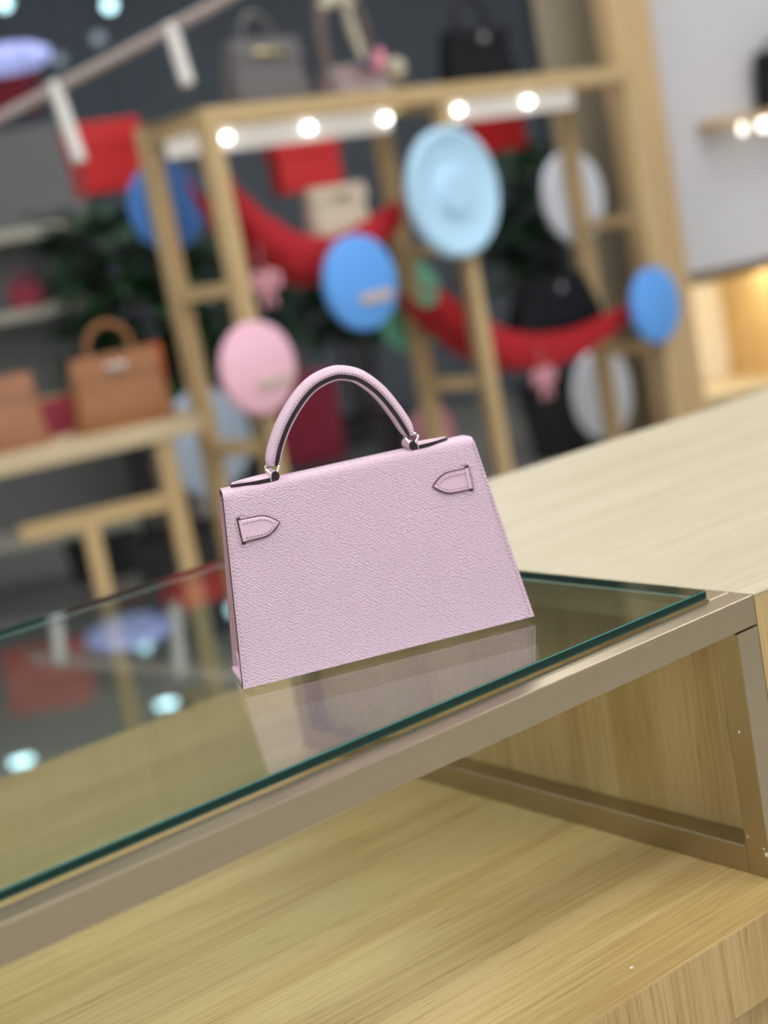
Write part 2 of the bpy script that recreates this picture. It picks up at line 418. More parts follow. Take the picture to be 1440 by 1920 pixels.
# straps, slots
for sgn, s0, tc_ in ((1, .0203, .0947), (-1, .1697, .0953)):
    hwid = .0071; Lg = .0250; ol = [(s0, tc_ - hwid)]
    cur = []
    for k in range(11):
        t = k / 10; cur.append((.0120 + (Lg - .0120) * t, hwid * (1 - t ** 2.0)))
    ol = [(0, -hwid)] + [(a, -b) for a, b in cur] + [(a, b) for a, b in cur[::-1][1:]] + [(0, hwid)]
    O = [(s0 + sgn * a, tc_ + b) for a, b in ol]
    bm = bmesh.new(); prism(bm, O, face, -.0005, .0013, 1, 0, 0)
    # thin painted rim around the top edge and a slightly domed field
    bm.normal_update(); bm.faces.ensure_lookup_table()
    top = max(bm.faces, key=lambda f: len(f.verts) * 100 + f.calc_center_median().dot(Vector((0, -1, .16))))
    r = bmesh.ops.inset_region(bm, faces=[top], thickness=.00075, depth=0.0)
    for f in r['faces']: f.material_index = 1
    r = bmesh.ops.inset_region(bm, faces=[top], thickness=.0012, depth=.0004)
    for f in r['faces']: f.material_index = 0
    top.material_index = 0
    st = finish('strap_end', bm, ['pink_smooth', 'edge_brown'], bag)
    inn = [(a, b) for a, b in [(.0015, .0044), (.0130, .0045), (.0165, .0036), (.0196, .0018), (.0212, 0), (.0196, -.0018), (.0165, -.0036), (.0130, -.0045), (.0015, -.0044)]]
    stitches('strap_stitching', [(s0 + sgn * a, tc_ + b) for a, b in inn], st, .0022, lambda s, t, o=0: face(s, t, o + .00172), .38, .00034)
    bm = bmesh.new()
    O2 = [(s0 - sgn * .0010, tc_ - .0083), (s0 + sgn * .0013, tc_ - .0083), (s0 + sgn * .0013, tc_ + .0083), (s0 - sgn * .0010, tc_ + .0083)]
    prism(bm, O2, face, -.0004, .0006, 0, 0); finish('slot', bm, 'edge_brown', bag)
    bm = bmesh.new()
    O3 = [(s0 - sgn * .0002, tc_ - .0066), (s0 + sgn * .0016, tc_ - .0066), (s0 + sgn * .0016, tc_ + .0066), (s0 - sgn * .0002, tc_ + .0066)]
    prism(bm, O3, face, .0006, .0021, 0, 0); finish('strap_fold', bm, 'pink_smooth', bag)
    br = [(.0050, .0088), (.0030, .0100), (.0008, .0100), (-.0018, .0086), (-.0024, .006), (-.0024, -.006), (-.0018, -.0086), (.0008, -.0100), (.0030, -.0100), (.0050, -.0088)]
    stitches('slot_stitching', [(s0 + sgn * a, tc_ + b) for a, b in br], bag, .0021, None, .38, .00034)

# handle: padded outer, painted edge, lining, swept along the arch seen in the photo
ymid = (yb + yf) / 2
arch = [(50.2, 129.5), (55.6, 139.7), (63.9, 152.5), (75.4, 164.7), (85.9, 171.6), (98.0, 174.5), (106.9, 172.9), (115.3, 168.4), (125.0, 157.9), (133.0, 143.8), (137.9, 132.4), (139.3, 127.6)]
arch = [(50.6, 126.8)] + [(51.4, 130.2)] + arch[1:]
path = catmull([Vector((a / 1000 - LB / 2, b / 1000 + FOOT)) for a, b in arch], 6)
def sweep(name, sec, mat, smooth=40):
    bm = bmesh.new(); rings = []; M = len(path)
    for i, p in enumerate(path):
        t = (path[min(i + 1, M - 1)] - path[max(i - 1, 0)]).normalized(); nn = Vector((-t.y, t.x))
        k = min(i, M - 1 - i) / 9; k = min(k, 1); sc = .62 + .38 * math.sin(k * PI / 2)
        rings.append([Vector((p.x + nn.x * a * sc, ymid + y * (.55 + .45 * sc), p.y + nn.y * a * sc)) for a, y in sec])
    loft(bm, rings); return finish(name, bm, mat, bag, smooth)
dome = [(0, -.0052)] + [(.0012 + .0044 * math.sin(a), -.0052 * math.cos(a)) for a in [PI * k / 12 for k in range(13)]] + [(0, .0052)]
hb = sweep('handle', dome, 'pink_smooth', 50)
he = sweep('handle_edge', [(-.0026, -.0056), (.0001, -.0056), (.0001, .0056), (-.0026, .0056)], 'edge_paint')
hl = sweep('handle_lining', [(-.0036, -.0050), (-.0025, -.0050), (-.0025, .0050), (-.0036, .0050)], 'pink_smooth')
def hfn(s, t, o=0): return Vector((s, ymid - .0052 - o, t))
hp = []
for i, p in enumerate(path[3:-3]):
    t = (path[i + 4] - path[i + 2]).normalized(); hp.append((p.x - t.y * .0014, p.y + t.x * .0014))
stitches('handle_stitching', hp, bag, .0023, hfn, .38, .00036)

# tabs on the top, rings
for sgn, s_tip, s_end in ((1, .0215, .0475), (-1, .1645, .1405)):
    Lg = abs(s_end - s_tip); O = []
    m_ = 12
    for k in range(m_ + 1): t = k / m_; O.append((t * Lg, -.0086 * math.sin(min(t * 1.25, 1) * PI / 2) ** .8))
    for k in range(m_ + 1): t = 1 - k / m_; O.append((t * Lg, .0086 * math.sin(min(t * 1.25, 1) * PI / 2) ** .8))
    O = O[1:-1]
    O = [(0, 0)] + O
    tz = zt - .0005
    def tfn(a, b, h, sgn=sgn, s_tip=s_tip): return Vector((s_tip + sgn * a - LB / 2, ymid + b, tz + h))
    bm = bmesh.new(); prism(bm, O, tfn, 0, .0026, 1, 0, 0)
    bm.normal_update(); bm.faces.ensure_lookup_table(); top = max(bm.faces, key=lambda f: f.calc_center_median().z)
    r = bmesh.ops.inset_region(bm, faces=[top], thickness=.0025, depth=.0011); top.material_index = 0
    for f in r['faces']: f.material_index = 0
    tab = finish('handle_tab', bm, ['pink_smooth', 'edge_paint'], bag, 30)
    sp = [(t * Lg, -.0066 * math.sin(min(t * 1.25, 1) * PI / 2) ** .8) for t in [.14 + .76 * k / 12 for k in range(13)]]
    stitches('tab_stitching', sp, tab, .0023, lambda a, b, o=0, tfn=tfn: tfn(a, b, .0031 + o), .3, .00034)
    # rolled loop at the wide end and thin metal line before it
    bm = bmesh.new(); e0 = s_end - LB / 2
    loft(bm, [[Vector((e0 + sgn * (.0016 + .0026 * math.cos(a)), y, tz + .0030 + .0031 * math.sin(a))) for a in [2 * PI * k / 14 for k in range(14)]] for y in (ymid - .0087, ymid + .0087)])
    for f in bm.faces: f.normal_update(); f.material_index = 1 if abs(f.normal.y) > .9 else 0
    finish('tab_loop', bm, ['pink_smooth', 'edge_paint'], bag, 40)
    box('tab_line', (e0 - sgn * .0016 - .0003, ymid - .0090, tz - .0001), (e0 - sgn * .0016 + .0003, ymid + .006, tz + .0034), 'silver', bag)
    # triangular ring through the loop, tips up
    cx = e0 + sgn * .0010
    tri = [(-.0042, .0068), (-.0046, .0058), (-.0010, .0005), (0, -.0003), (.0010, .0005), (.0046, .0058), (.0042, .0068), (.0030, .0073), (-.0030, .0073)]
    bm = bmesh.new(); yaw = math.radians(38) * sgn
    pts = [Vector((cx + a * math.cos(.35), ymid - .0074 + max(b - .006, 0) * 4.5, tz + .0022 + b)) for a, b in tri]
    tube(bm, pts, .00092, 8, True); finish('ring', bm, 'silver', bag, 60)
# ------------------------------------------------------------------ oak display rack in the background
E1 = Vector((math.sin(math.radians(83)), math.cos(math.radians(83)), 0)); E2 = Vector((-E1.y, E1.x, 0)); RA = math.atan2(E1.y, E1.x)
RO = at(384, 214, 3.6); RKT = RO.z + .012      # upper front left corner, height of the top
def rk(px, py, off=0.0):                       # (along, height) where a pixel meets the rack's front plane moved back by off
    p = onplane(px, py, RO + E2 * off, E2); return (p - RO).dot(E1), p.z
def rw(a, off, z): return Vector((RO.x, RO.y, 0)) + E1 * a + E2 * off + Vector((0, 0, z))
RD = .24; PW = .042
rack = thing('display_rack', (RO.x, RO.y, 0), 'tall open oak rack of ladder frames hung with discs and red cloth', 'rack', RA)
aM = rk(826, 195)[0]; aR = rk(1168, 160)[0]
for a in (0, aM, aR):
    for off in (0, RD):
        box('post', (a - PW / 2, off - PW / 2, 0), (a + PW / 2, off + PW / 2, RKT - .045), 'rack_oak', rack, .002)
for a, pys in ((0, ((400, 546), (452, 838))), (aM, ((800, 470), (850, 720))), (aR, ((1125, 420), (1160, 660)))):
    for px, py in pys:
        z = rk(px, py, RD / 2)[1]
        box('rung', (a - .017, PW / 2, z - .017), (a + .017, RD - PW / 2, z + .017), 'rack_oak_x', rack, .001)
for a0, a1 in ((-PW / 2, aR + PW / 2),):
    for off in (0, RD): box('top_rail', (a0, off - PW / 2, RKT - .045), (a1, off + PW / 2, RKT), 'rack_oak_x', rack, .002)
    for a in (0, aM, aR): box('top_rail', (a - PW / 2, PW / 2, RKT - .045), (a + PW / 2, RD - PW / 2, RKT), 'rack_oak_x', rack, .002)
box('top_board', (-PW / 2, PW / 2, RKT - .02), (aR + PW / 2, RD - PW / 2, RKT - .0005), 'rack_oak_x', rack)
box('foot_rail', (0, RD - .015, .12), (aR, RD + .015, .16), 'rack_oak_x', rack)

# light bars under the top board
pm('bar_white', (.85, .84, .82), .4, 0, .4, (1, .96, .9), .40); pm('spot_white', (1, 1, 1), .4, 0, .4, (1, .97, .90), 10)
def light_bar(pxs, spots, label):
    a0 = rk(pxs[0], 262, .19)[0]; a1 = rk(pxs[1], 215, .19)[0]
    a0 = max(a0, .025)
    if a0 < aM - .3: a1 = min(a1, aM - .025)
    else: a0 = max(a0, aM + .025); a1 = min(a1, aR - .025)
    t = thing('light_bar', rw((a0 + a1) / 2, .19, RKT - .0205), label, 'light bar', RA, 'light bars under the rack top'); m0 = (a0 + a1) / 2
    box('housing', (a0 - m0, -.018, -.066), (a1 - m0, .018, 0), 'bar_white', t, .003)
    for px, py in spots:
        a = rk(px, py, .17)[0]
        bm = bmesh.new(); lathe(bm, [(.003, -.010), (.008, -.004), (.008, .018), (.004, .022)], 16, (a - m0, -.028, -.035), 'Y')
        o = finish('lamp_head', bm, 'spot_white', t, 40)
light_bar((300, 800), [(423, 257), (577, 237), (722, 222)], 'white light bar with three spots under the rack top over the beige bag')
light_bar((842, 1072), [(858, 206), (988, 190)], 'white light bar with two spots under the rack top over the black bag')

# discs on thin rod stands
def col(name, c, rough=.55): return pm(name, c, rough, 0, .3)
col('disc_skyblue', (.48, .76, 1.0)); col('disc_blue', (.13, .40, .97)); col('disc_pink', (.93, .56, .70)); col('disc_white', (.80, .88, 1.0))
col('disc_green', (.16, .50, .34)); col('disc_paleblue', (.55, .70, .90)); col('disc_cobalt', (.09, .27, .75)); col('disc_rose', (.75, .33, .42))
pm('rod_dark', (.05, .05, .055), .4, .6); col('name_bar', (.58, .48, .42))
def disc(px, py, ry, off, mat, label, relief=0, bar=None):
    a, z = rk(px, py, off); p = rw(a, off, z); r = ry * depth(p) / FPX / .985
    t = thing('display_disc', (p.x, p.y, 0), label, 'disc', RA, 'round discs on the rack')
    bm = bmesh.new()
    if relief: pf = [(r * .02, -.010), (r * .30, -.012), (r * .40, .004), (r * .52, .006), (r * .78, -.002), (r * .93, -.014), (r, -.008), (r, .012), (r * .9, .018), (r * .02, .018)]
    else: pf = [(r * .02, -.014), (r * .94, -.014), (r * .985, -.011), (r, -.004), (r, .008), (r * .96, .014), (r * .02, .014)]
    lathe(bm, pf, 56, (0, 0, z), 'Y'); d = finish('plate', bm, mat, t, 35)
    bm = bmesh.new(); tube(bm, [(0, .022, .008), (0, .022, z)], .004, 8); finish('rod', bm, 'rod_dark', t, 40)
    bm = bmesh.new(); lathe(bm, [(.042, 0), (.042, .006), (.02, .010)], 24, (0, .022 if off > 0 else -.020, 0)); finish('stand_base', bm, 'rod_dark', t, 40)
    if bar:
        b, zz = rk(*bar[:2], off); hwid = bar[2]
        box('name_bar', (b - a - hwid, -.022, zz - .013), (b - a + hwid, -.0135, zz + .013), 'name_bar', t, .002)
    return t
disc(851, 360, 119, -.06, 'disc_skyblue', 'large sky blue dished disc with raised rings on the rack', 1)
disc(675, 530, 88, -.05, 'disc_blue', 'bright blue disc with a small tan bar between pink and sky blue discs', 0, (697, 557, .055))
disc(483, 690, 86, -.05, 'disc_pink', 'baby pink disc with a tan bar in front of the rack post', 0, (508, 716, .055))
disc(1228, 572, 70, -.05, 'disc_blue', 'small blue disc beside the lit niche and the column')
disc(312, 388, 82, RD + .06, 'disc_cobalt', 'cobalt blue disc behind the corner post below a red box')
disc(1075, 370, 84, RD + .05, 'disc_white', 'white disc behind the slim rack post above the black bag')
disc(388, 828, 99, RD + .55, 'disc_paleblue', 'large pale blue disc behind the low end of the rack by the table')
disc(1130, 738, 84, RD + .15, 'disc_white', 'white disc low on the rack under the red cloth')
disc(768, 574, 86, RD + .05, 'disc_green', 'mint green disc half hidden behind the bright blue disc')
disc(812, 812, 50, RD + .12, 'disc_rose', 'rose pink disc low behind the middle post')

# red cloth hammocks
noisy('red_cloth', (.46, .022, .032), (.40, .018, .026), 9, .7, 0, .2); noisy('red_cloth_shade', (.33, .008, .014), (.28, .006, .012), 9, .8, 0, .2)  # second, darker red stands for shade inside the sling; no face uses it
def hammock(pxs, hgt, label):
    P = [rk(x, y, .035) for x, y in pxs]; P = catmull([Vector(p) for p in P], 8)
    t = thing('cloth_hammock', rw(P[len(P) // 2].x, .1, P[len(P) // 2].y - hgt * .6), label, 'cloth', RA); c = P[len(P) // 2]; zc = c.y - hgt * .6
    def sec(p, k, s): return [(-.0, hgt * .5), (-.012, 0), (.0, -hgt * .5), (.05, -hgt * .62), (.12, -hgt * .62), (.17, -hgt * .45), (.185, 0), (.19, hgt * .5)]
    bm = bmesh.new(); rings = []
    for i, p in enumerate(P):
        k = i / (len(P) - 1); wv = .006 * math.sin(i * .9)
        pin = .45 + .55 * math.sin(PI * min(max(k, .02), .98)) ** .5
        s0 = sec(p, k, pin); row = [Vector((p.x - c.x, -.062 + o * .82 + wv * .5, p.y + h * pin - zc)) for o, h in s0]
        row += [q + Vector((0, .003 if j < 4 else -.003, .004)) for j, q in list(enumerate(row))[::-1]]
        rings.append(row)
    V = loft(bm, rings); o = finish('cloth', bm, ['red_cloth', 'red_cloth_shade'], t, 60); m_ = len(rings[0])
    for f in o.data.polygons: pass
    for e in (0, -1):                     # ties up to the posts
        q = P[e]; bm = bmesh.new(); tube(bm, [(q.x - c.x, -.03, q.y - zc), (q.x - c.x, -.04, q.y - zc + .03)], .006, 6); finish('tie', bm, 'red_cloth', t)
    return t
hammock([(424, 330), (455, 385), (510, 440), (575, 478), (640, 480), (705, 440), (752, 398)], .105, 'red cloth sling under the beige bag between rack posts')
hammock([(820, 552), (855, 585), (905, 622), (965, 652), (1030, 656), (1100, 636), (1185, 585)], .095, 'red cloth sling under the black bag on the rack')

# ------------------------------------------------------------------ generic bags for the background
def handbag_far(name, p, ang, w_, h_, d_, mat, label, taper=.10, handle=None, flap=True, clasp=None, curve=0.0, hmat=None, group=None):
    t = thing(name, p, label, 'handbag', ang, group)
    def ring(z):
        k = z / h_; hw_ = w_ / 2 * (1 - taper * k) + curve * math.sin(PI * k) * w_ * .1; hd = d_ / 2 * (1 - .55 * k); r = min(.012, hd * .5)
        return [Vector((sx * hw_ - (sx * r if i else 0), sy * hd - (0 if i else sy * r), z)) for sx, sy, i in
                ((-1, -1, 0), (-1, -1, 1), (1, -1, 1), (1, -1, 0), (1, 1, 0), (1, 1, 1), (-1, 1, 1), (-1, 1, 0))]
    zs = [0.0, h_ * .03, h_ * .3, h_ * .6, h_ * .9, h_ * .97, h_]
    bm = bmesh.new(); rs = [ring(z) for z in zs]
    rs[0] = [Vector((v.x * .985, v.y * .94, v.z)) for v in rs[0]]; rs[-1] = [Vector((v.x * .98, v.y * .75, v.z)) for v in rs[-1]]
    loft(bm, rs); finish('body', bm, mat, t, 40)
    if flap:
        bm = bmesh.new(); hf = h_ * .30
        rings = []
        for z in (h_ - hf, h_ * .85, h_ + .003):
            k = z / h_; hw_ = w_ / 2 * (1 - taper * k) + .002; hd = d_ / 2 * (1 - .55 * k) + .004
            rings.append([Vector((-hw_, -hd, z)), Vector((hw_, -hd, z)), Vector((hw_, -hd + .006, z)), Vector((-hw_, -hd + .006, z))])
        loft(bm, rings); finish('flap', bm, mat, t)
    if handle:
        hx, hh = handle; bm = bmesh.new()
        tube(bm, [(hx * math.cos(a), 0, h_ - .004 + hh * math.sin(a) ** .8 if 0 < a < PI else h_ - .004) for a in [PI * k / 16 for k in range(17)]], .0075, 8)
        finish('handle', bm, hmat or mat, t, 60)
    if clasp:
        bm = bmesh.new(); hd = d_ / 2 * (1 - .55 * .8) + .006
        addbox(bm, (-clasp[0], -hd - .006, h_ * .76), (clasp[0], -hd + .001, h_ * .76 + clasp[1]), .002)
        lathe(bm, [(.010, -.012), (.010, 0)], 14, (0, -hd + .001, h_ * .76 + clasp[1] / 2), 'Y')
        finish('clasp', bm, clasp[2], t, 40)
    return t
noisy('grey_leather', (.115, .11, .115), (.13, .125, .13), 40, .5); noisy('tan_leather', (.36, .155, .06), (.31, .13, .05), 40, .5)
noisy('tan_leather_b', (.37, .17, .085), (.32, .14, .07), 40, .5); noisy('beige_leather', (.72, .62, .50), (.62, .53, .42), 30, .35)
noisy('black_leather', (.006, .007, .011), (.009, .010, .014), 40, .6, 0, .2); pm('gold', (.85, .72, .42), .25, 1.0); pm('steel', (.8, .8, .82), .2, 1.0)
def rack_top(px, off): a = rk(px, 190, off)[0]; return rw(a, off, RKT)
p = rack_top(503, .12); handbag_far('handbag', p, RA, .235, .165, .11, 'grey_leather', 'charcoal grey handbag with bright clasp on top of the rack', .10, (.05, .07), True, (.05, .012, 'gold'))
p = rack_top(905, .12); handbag_far('handbag', p, RA, .26, .155, .11, 'black_leather', 'black handbag with two loop handles on the rack top beside the column', .06, (.07, .10), True, (.012, .02, 'steel'))
# bag dressed with scarves
noisy('scarf_print', (.27, .15, .13), (.27, .27, .30), 22, .7); noisy('scarf_dark', (.10, .085, .085), (.16, .12, .11), 18, .7); pm('scarf_cream', (.45, .42, .33), .7)
pm('scarf_pink', (.62, .22, .30), .7); pm('scarf_navy', (.05, .05, .14), .7)
p = rack_top(670, .12)
sb = handbag_far('handbag', p, RA, .20, .085, .12, 'scarf_print', 'small patterned bag with scarf wrapped tall handle on the rack top', .03, None, False)
bm = bmesh.new(); tube(bm, [(-.085, 0, .07), (-.09, 0, .16), (-.075, 0, .25), (-.02, 0, .275), (.045, 0, .262), (.068, 0, .2), (.07, 0, .08)], [.016, .015, .015, .016, .016, .015, .015], 10)
finish('handle', bm, 'scarf_dark', sb, 60)
bm = bmesh.new(); tube(bm, [(-.085, -.012, .235), (-.04, -.015, .255), (.03, -.015, .245)], [.012, .020, .014], 10); finish('scarf_knot', bm, 'scarf_cream', sb, 60)
bm = bmesh.new(); tube(bm, [(0, -.015, .25), (.01, -.02, .17), (.0, -.05, .09)], [.012, .014, .010], 8); finish('scarf_tail', bm, 'scarf_cream', sb, 60)
bm = bmesh.new(); bmesh.ops.create_icosphere(bm, subdivisions=2, radius=.032, matrix=Matrix.Translation((.115, -.045, .06)))
for v in bm.verts: v.co += Vector((random.uniform(-1, 1), random.uniform(-1, 1), random.uniform(-1, 1))) * .003
finish('pompom', bm, 'scarf_cream', sb, 60)
bm = bmesh.new(); tube(bm, [(.06, -.055, .11), (.045, -.065, .08), (.02, -.065, .06)], [.012, .02, .010], 8); finish('bow', bm, 'scarf_pink', sb, 60)
bm = bmesh.new(); tube(bm, [(-.02, -.065, .085), (.0, -.068, .07)], [.012, .012], 8); finish('charm', bm, 'scarf_navy', sb, 60)
# bags in the cloth slings
a, z = rk(638, 438, .115); handbag_far('handbag', rw(a, .115, z - .012), RA, .20, .135, .075, 'beige_leather', 'glossy beige flap handbag sitting in the red cloth sling', .04, None, True, (.028, .010, 'gold'))
a, z = rk(1046, 628, .115); handbag_far('handbag', rw(a, .115, z + .012), RA, .37, .16, .10, 'black_leather', 'black curved handbag with raised handle in the red cloth sling', .30, (.05, .10), True, (.010, .018, 'steel'), .6)

# ------------------------------------------------------------------ table with tan bags
TA = at(380, 796, 3.72); TB = at(0, 872, 3.56); tz = (TA.z + TB.z) / 2
TA.z = TB.z = tz; tv = (TA - TB).normalized(); TR = math.atan2(tv.y, tv.x); TL = (TA - TB).length
def tw(px, py, off=.0):
    nrm = Vector((-tv.y, tv.x, 0)); q = onplane(px, py, TA + nrm * off, nrm); return (q - TA).dot(tv), q.z
tab = thing('display_table', (TA.x, TA.y, 0), 'long oak display table carrying two tan handbags', 'table', TR)
xl = -TL - 1.2
box('table_top', (xl, 0, tz - .022), (0, .42, tz + .022), 'pale_oak', tab, .002)
lx = tw(318, 890, .03)[0]
for x in (lx, xl + .1):
    box('leg', (x - .022, .01, 0), (x + .022, .05, tz - .022), 'rack_oak', tab, .002); box('cross_foot', (x - .022, .05, 0), (x + .022, .40, .04), 'rack_oak', tab, .002)
sz = tw(170, 972, .03)[1]
box('stretcher', (tw(35, 990, .03)[0], .015, sz - .02), (lx - .022, .045, sz + .02), 'rack_oak_x', tab, .002)
cx_ = tw(180, 1040, .03)[0]
box('leg', (cx_ - .02, .012, 0), (cx_ + .02, .048, sz - .02), 'rack_oak', tab, .002)
def on_table(px, off):
    a, z = tw(px, 800, off); q = TA + tv * a + Vector((-tv.y, tv.x, 0)) * off; return Vector((q.x, q.y, tz + .022))
handbag_far('handbag', on_table(236, .12), TR, .24, .178, .12, 'tan_leather', 'tan brown handbag with round handle and silver clasp on oak table', .13, (.056, .078), True, (.025, .020, 'steel'))
handbag_far('handbag', on_table(-15, .12), TR, .245, .175, .12, 'tan_leather_b', 'plain tan handbag beside the crimson pouch on the oak table', .12, None, True)
noisy('crimson', (.36, .03, .07), (.28, .02, .05), 20, .6)
def pouch(name, p, ang, w_, h_, d_, mat, label, cat):
    t = thing(name, p, label, cat, ang); bm = bmesh.new(); rings = []
    for k in range(7):
        f = k / 6; s = .82 + .18 * math.sin(PI * min(f + .2, 1)); hd = d_ / 2 * (1 - .8 * f)
        rings.append([Vector((w_ / 2 * s * math.cos(a), hd * math.sin(a) + .004 * math.sin(a), h_ * f)) for a in [2 * PI * j / 16 for j in range(16)]])
    loft(bm, rings); finish('body', bm, mat, t, 50)
    bm = bmesh.new(); addbox(bm, (-w_ * .36, -.006, h_ - .004), (w_ * .36, .006, h_ + .008), .002); finish('zip', bm, 'gold', t)
    return t
pouch('pouch', on_table(95, .26), TR, .17, .09, .06, 'crimson', 'crimson zipped pouch between the two tan handbags', 'pouch')
# orange tag behind the tan bag
pm('orange', (.75, .12, .03), .6)
q = on_table(316, .27)
bm = bmesh.new(); addbox(bm, (-.018, -.012, 0), (.018, .012, .11), .003); addbox(bm, (-.020, -.014, .10), (.020, .014, .175), .003)
o = finish('gift_box', bm, 'orange', None, 40); o.location = q; o.rotation_euler = (0, 0, TR); tag(o, 'slim orange gift box behind the tan bag with round handle', 'box')

# ------------------------------------------------------------------ red boxes on dark plinths behind the rack
noisy('red_box', (.62, .020, .022), (.52, .012, .015), 3, .35, 0, .5); noisy('burgundy', (.30, .012, .03), (.24, .01, .025), 3, .5); pm('plinth_dark', (.022, .026, .034), .5)
def redbox(pxl, pxr, pyt, pyb, d, label, ang):
    pc = at((pxl + pxr) / 2, pyb, d); w_ = (pxr - pxl) * d / FPX; h_ = (pyb - pyt) * d / FPX
    b = thing('gift_box', pc, label, 'box', ang, 'red boxes hung behind the rack')
    box('body', (-w_ * .43, -w_ * .25, 0), (w_ * .43, w_ * .25, h_ * .62), 'red_box' if 'burg' not in label else 'burgundy', b, .003)
    box('lid', (-w_ * .45, -w_ * .27, h_ * .62), (w_ * .45, w_ * .27, h_), 'red_box' if 'burg' not in label else 'burgundy', b, .003)
    for sx in (-1, 1):
        bm = bmesh.new(); tube(bm, [(sx * w_ * .3, 0, h_), (sx * w_ * .3, 0, 3.2 - pc.z)], .0012, 5); finish('cord', bm, 'rod_dark', b)
    return b
redbox(140, 284, 232, 360, 4.12, 'shiny red gift box hung beside the corner of the rack', ANG + .55)
redbox(510, 648, 252, 358, 5.2, 'red gift box hung behind the beige bag', ANG + .35)
redbox(876, 990, 216, 285, 5.9, 'wide red gift box hung behind the sky blue disc', ANG + .35)
redbox(-250, -75, 30, 165, 5.6, 'large red gift box hung beside the violet pendant', ANG)
redbox(-120, 88, 140, 222, 6.9, 'dark burgundy box hung below the violet pendant', ANG)

# ------------------------------------------------------------------ leafy plants
noisy('leaf', (.012, .055, .022), (.03, .10, .035), 6, .5); pm('bark', (.08, .05, .03), .8); pm('pot_dark', (.04, .04, .045), .5)
def plant(px, d, zlo, zhi, rad, nleaf, label, seed):
    rnd = random.Random(seed); p = at(px, 500, d); p.z = 0
    t = thing('potted_plant', p, label, 'plant', 0)
    bm = bmesh.new(); lathe(bm, [(.13, 0), (.17, .30), (.18, .34), (.165, .34), (.15, .30)], 24); finish('pot', bm, 'pot_dark', t, 40)
    bm = bmesh.new()
    for k in range(6):
        a = k * 1.05; tube(bm, [(.04 * math.cos(a), .04 * math.sin(a), .28), (.09 * math.cos(a), .09 * math.sin(a), zlo), (rad * .5 * math.cos(a), rad * .5 * math.sin(a), zhi * .93)], [.014, .010, .004], 6)
    finish('stem', bm, 'bark', t, 60)
    bm = bmesh.new()
    for k in range(nleaf):
        z = rnd.uniform(zlo, zhi); rr = rad * math.sqrt(rnd.random()); a = rnd.uniform(0, 2 * PI)
        c = Vector((rr * math.cos(a), rr * math.sin(a), z)); L = rnd.uniform(.09, .16); dr = Vector((math.cos(a), math.sin(a), rnd.uniform(-.5, .5))).normalized(); sd = dr.cross(Vector((0, 0, 1))).normalized() * L * .23
        dn = Vector((0, 0, -L * .15))
        v = [bm.verts.new(q) for q in (c, c + dr * L * .45 + sd, c + dr * L + dn, c + dr * L * .45 - sd)]
        bm.faces.new((v[0], v[1], v[2])); bm.faces.new((v[0], v[2], v[3]))
    stuff(finish('foliage', bm, 'leaf', t)); return t
plant(235, 4.75, .75, 1.36, .20, 700, 'dark green leafy plant behind the red gift box by the rack corner', 1)
plant(400, 5.9, .7, 1.25, .22, 600, 'dark green plant behind the pink disc in the rack', 2)
plant(1000, 6.9, .8, 1.42, .30, 800, 'tall dark green plant behind the white disc of the rack', 3)
plant(640, 6.9, .7, 1.15, .25, 600, 'low dark green plant behind the bright blue disc', 4)
plant(75, 5.95, .5, 1.0, .2, 500, 'dark green plant behind the table with tan bags', 5)

# ------------------------------------------------------------------ column, white wall unit and lit niche
pc = at(1256, 470, 5.15); WD = (E1 * .985 + E2 * .0).normalized()
NA = math.radians(-35.6 + 18); ND = Vector((math.cos(NA), math.sin(NA), 0)); NN = Vector((-ND.y, ND.x, 0))
def nw_(px, py, off=0.0):
    q = onplane(px, py, pc + NN * off, NN); return (q - pc).dot(ND), q.z
oak('column_oak', (.60, .44, .24), (.54, .385, .20), 'Z', .5)
cr = nw_(1275, 400)[0]; cl = nw_(1196, 400)[0]
colm = thing('wood_column', (pc.x, pc.y, 0), 'broad oak clad column between the rack and the white wall', 'column', NA)
box('shaft', (cl, 0, .08), (cr, .10, 3.2), 'column_oak', colm, .004); box('skirting', (cl - .006, -.006, 0), (cr, .10, .08), 'column_oak', colm)
pw_ = thing('grey_panel', (pc.x, pc.y, 0), 'beige grey wall panel recessed beside the oak column', 'panel', NA)
pl0 = nw_(1012, 100, .30)[0]
box('board', (pl0, .301, 0), (cr, .33, 3.2), 'panel_beige', pw_); box('end_trim', (pl0 - .012, .295, 0), (pl0, .34, 3.2), 'plinth_dark', pw_)
lz = nw_(1360, 508)[1]; nf = nw_(1340, 752)[1]
wu = thing('wall_unit', (pc.x, pc.y, 0), 'white wall unit with a warmly lit niche under a dark ledge', 'wall unit', NA)
xr = cr + 2.2
box('white_panel', (cr + .001, .06, lz + .01), (xr, .14, 3.2), 'wall_white', wu)
noisy('niche_cream', (.82, .76, .64), (.86, .80, .68), 2, .6); pm('ledge_brown', (.16, .11, .05), .4)
oak('niche_oak', (.66, .48, .22), (.60, .42, .18), 'Z', .5)
box('ledge', (cr + .001, .05, lz - .03), (xr, .14, lz + .01), 'ledge_brown', wu)
box('niche_roof', (cr + .001, .14, lz - .01), (xr, .50, lz + .01), 'wall_white', wu)
box('niche_back', (cr + .001, .50, nf - .03), (xr, .52, lz + .01), 'niche_cream', wu)
box('niche_side', (cr + .001, .10, nf), (cr + .021, .50, lz - .012), 'niche_oak', wu)
dvx = nw_(1415, 620, .3)[0]; box('niche_divider', (dvx, .16, nf), (dvx + .02, .50, lz - .012), 'niche_oak', wu)
box('niche_floor', (cr + .001, .10, nf - .03), (xr, .50, nf), 'pale_oak', wu)
box('base_cabinet', (cr + .001, .12, 0), (xr, .52, nf - .03), 'niche_oak', wu)
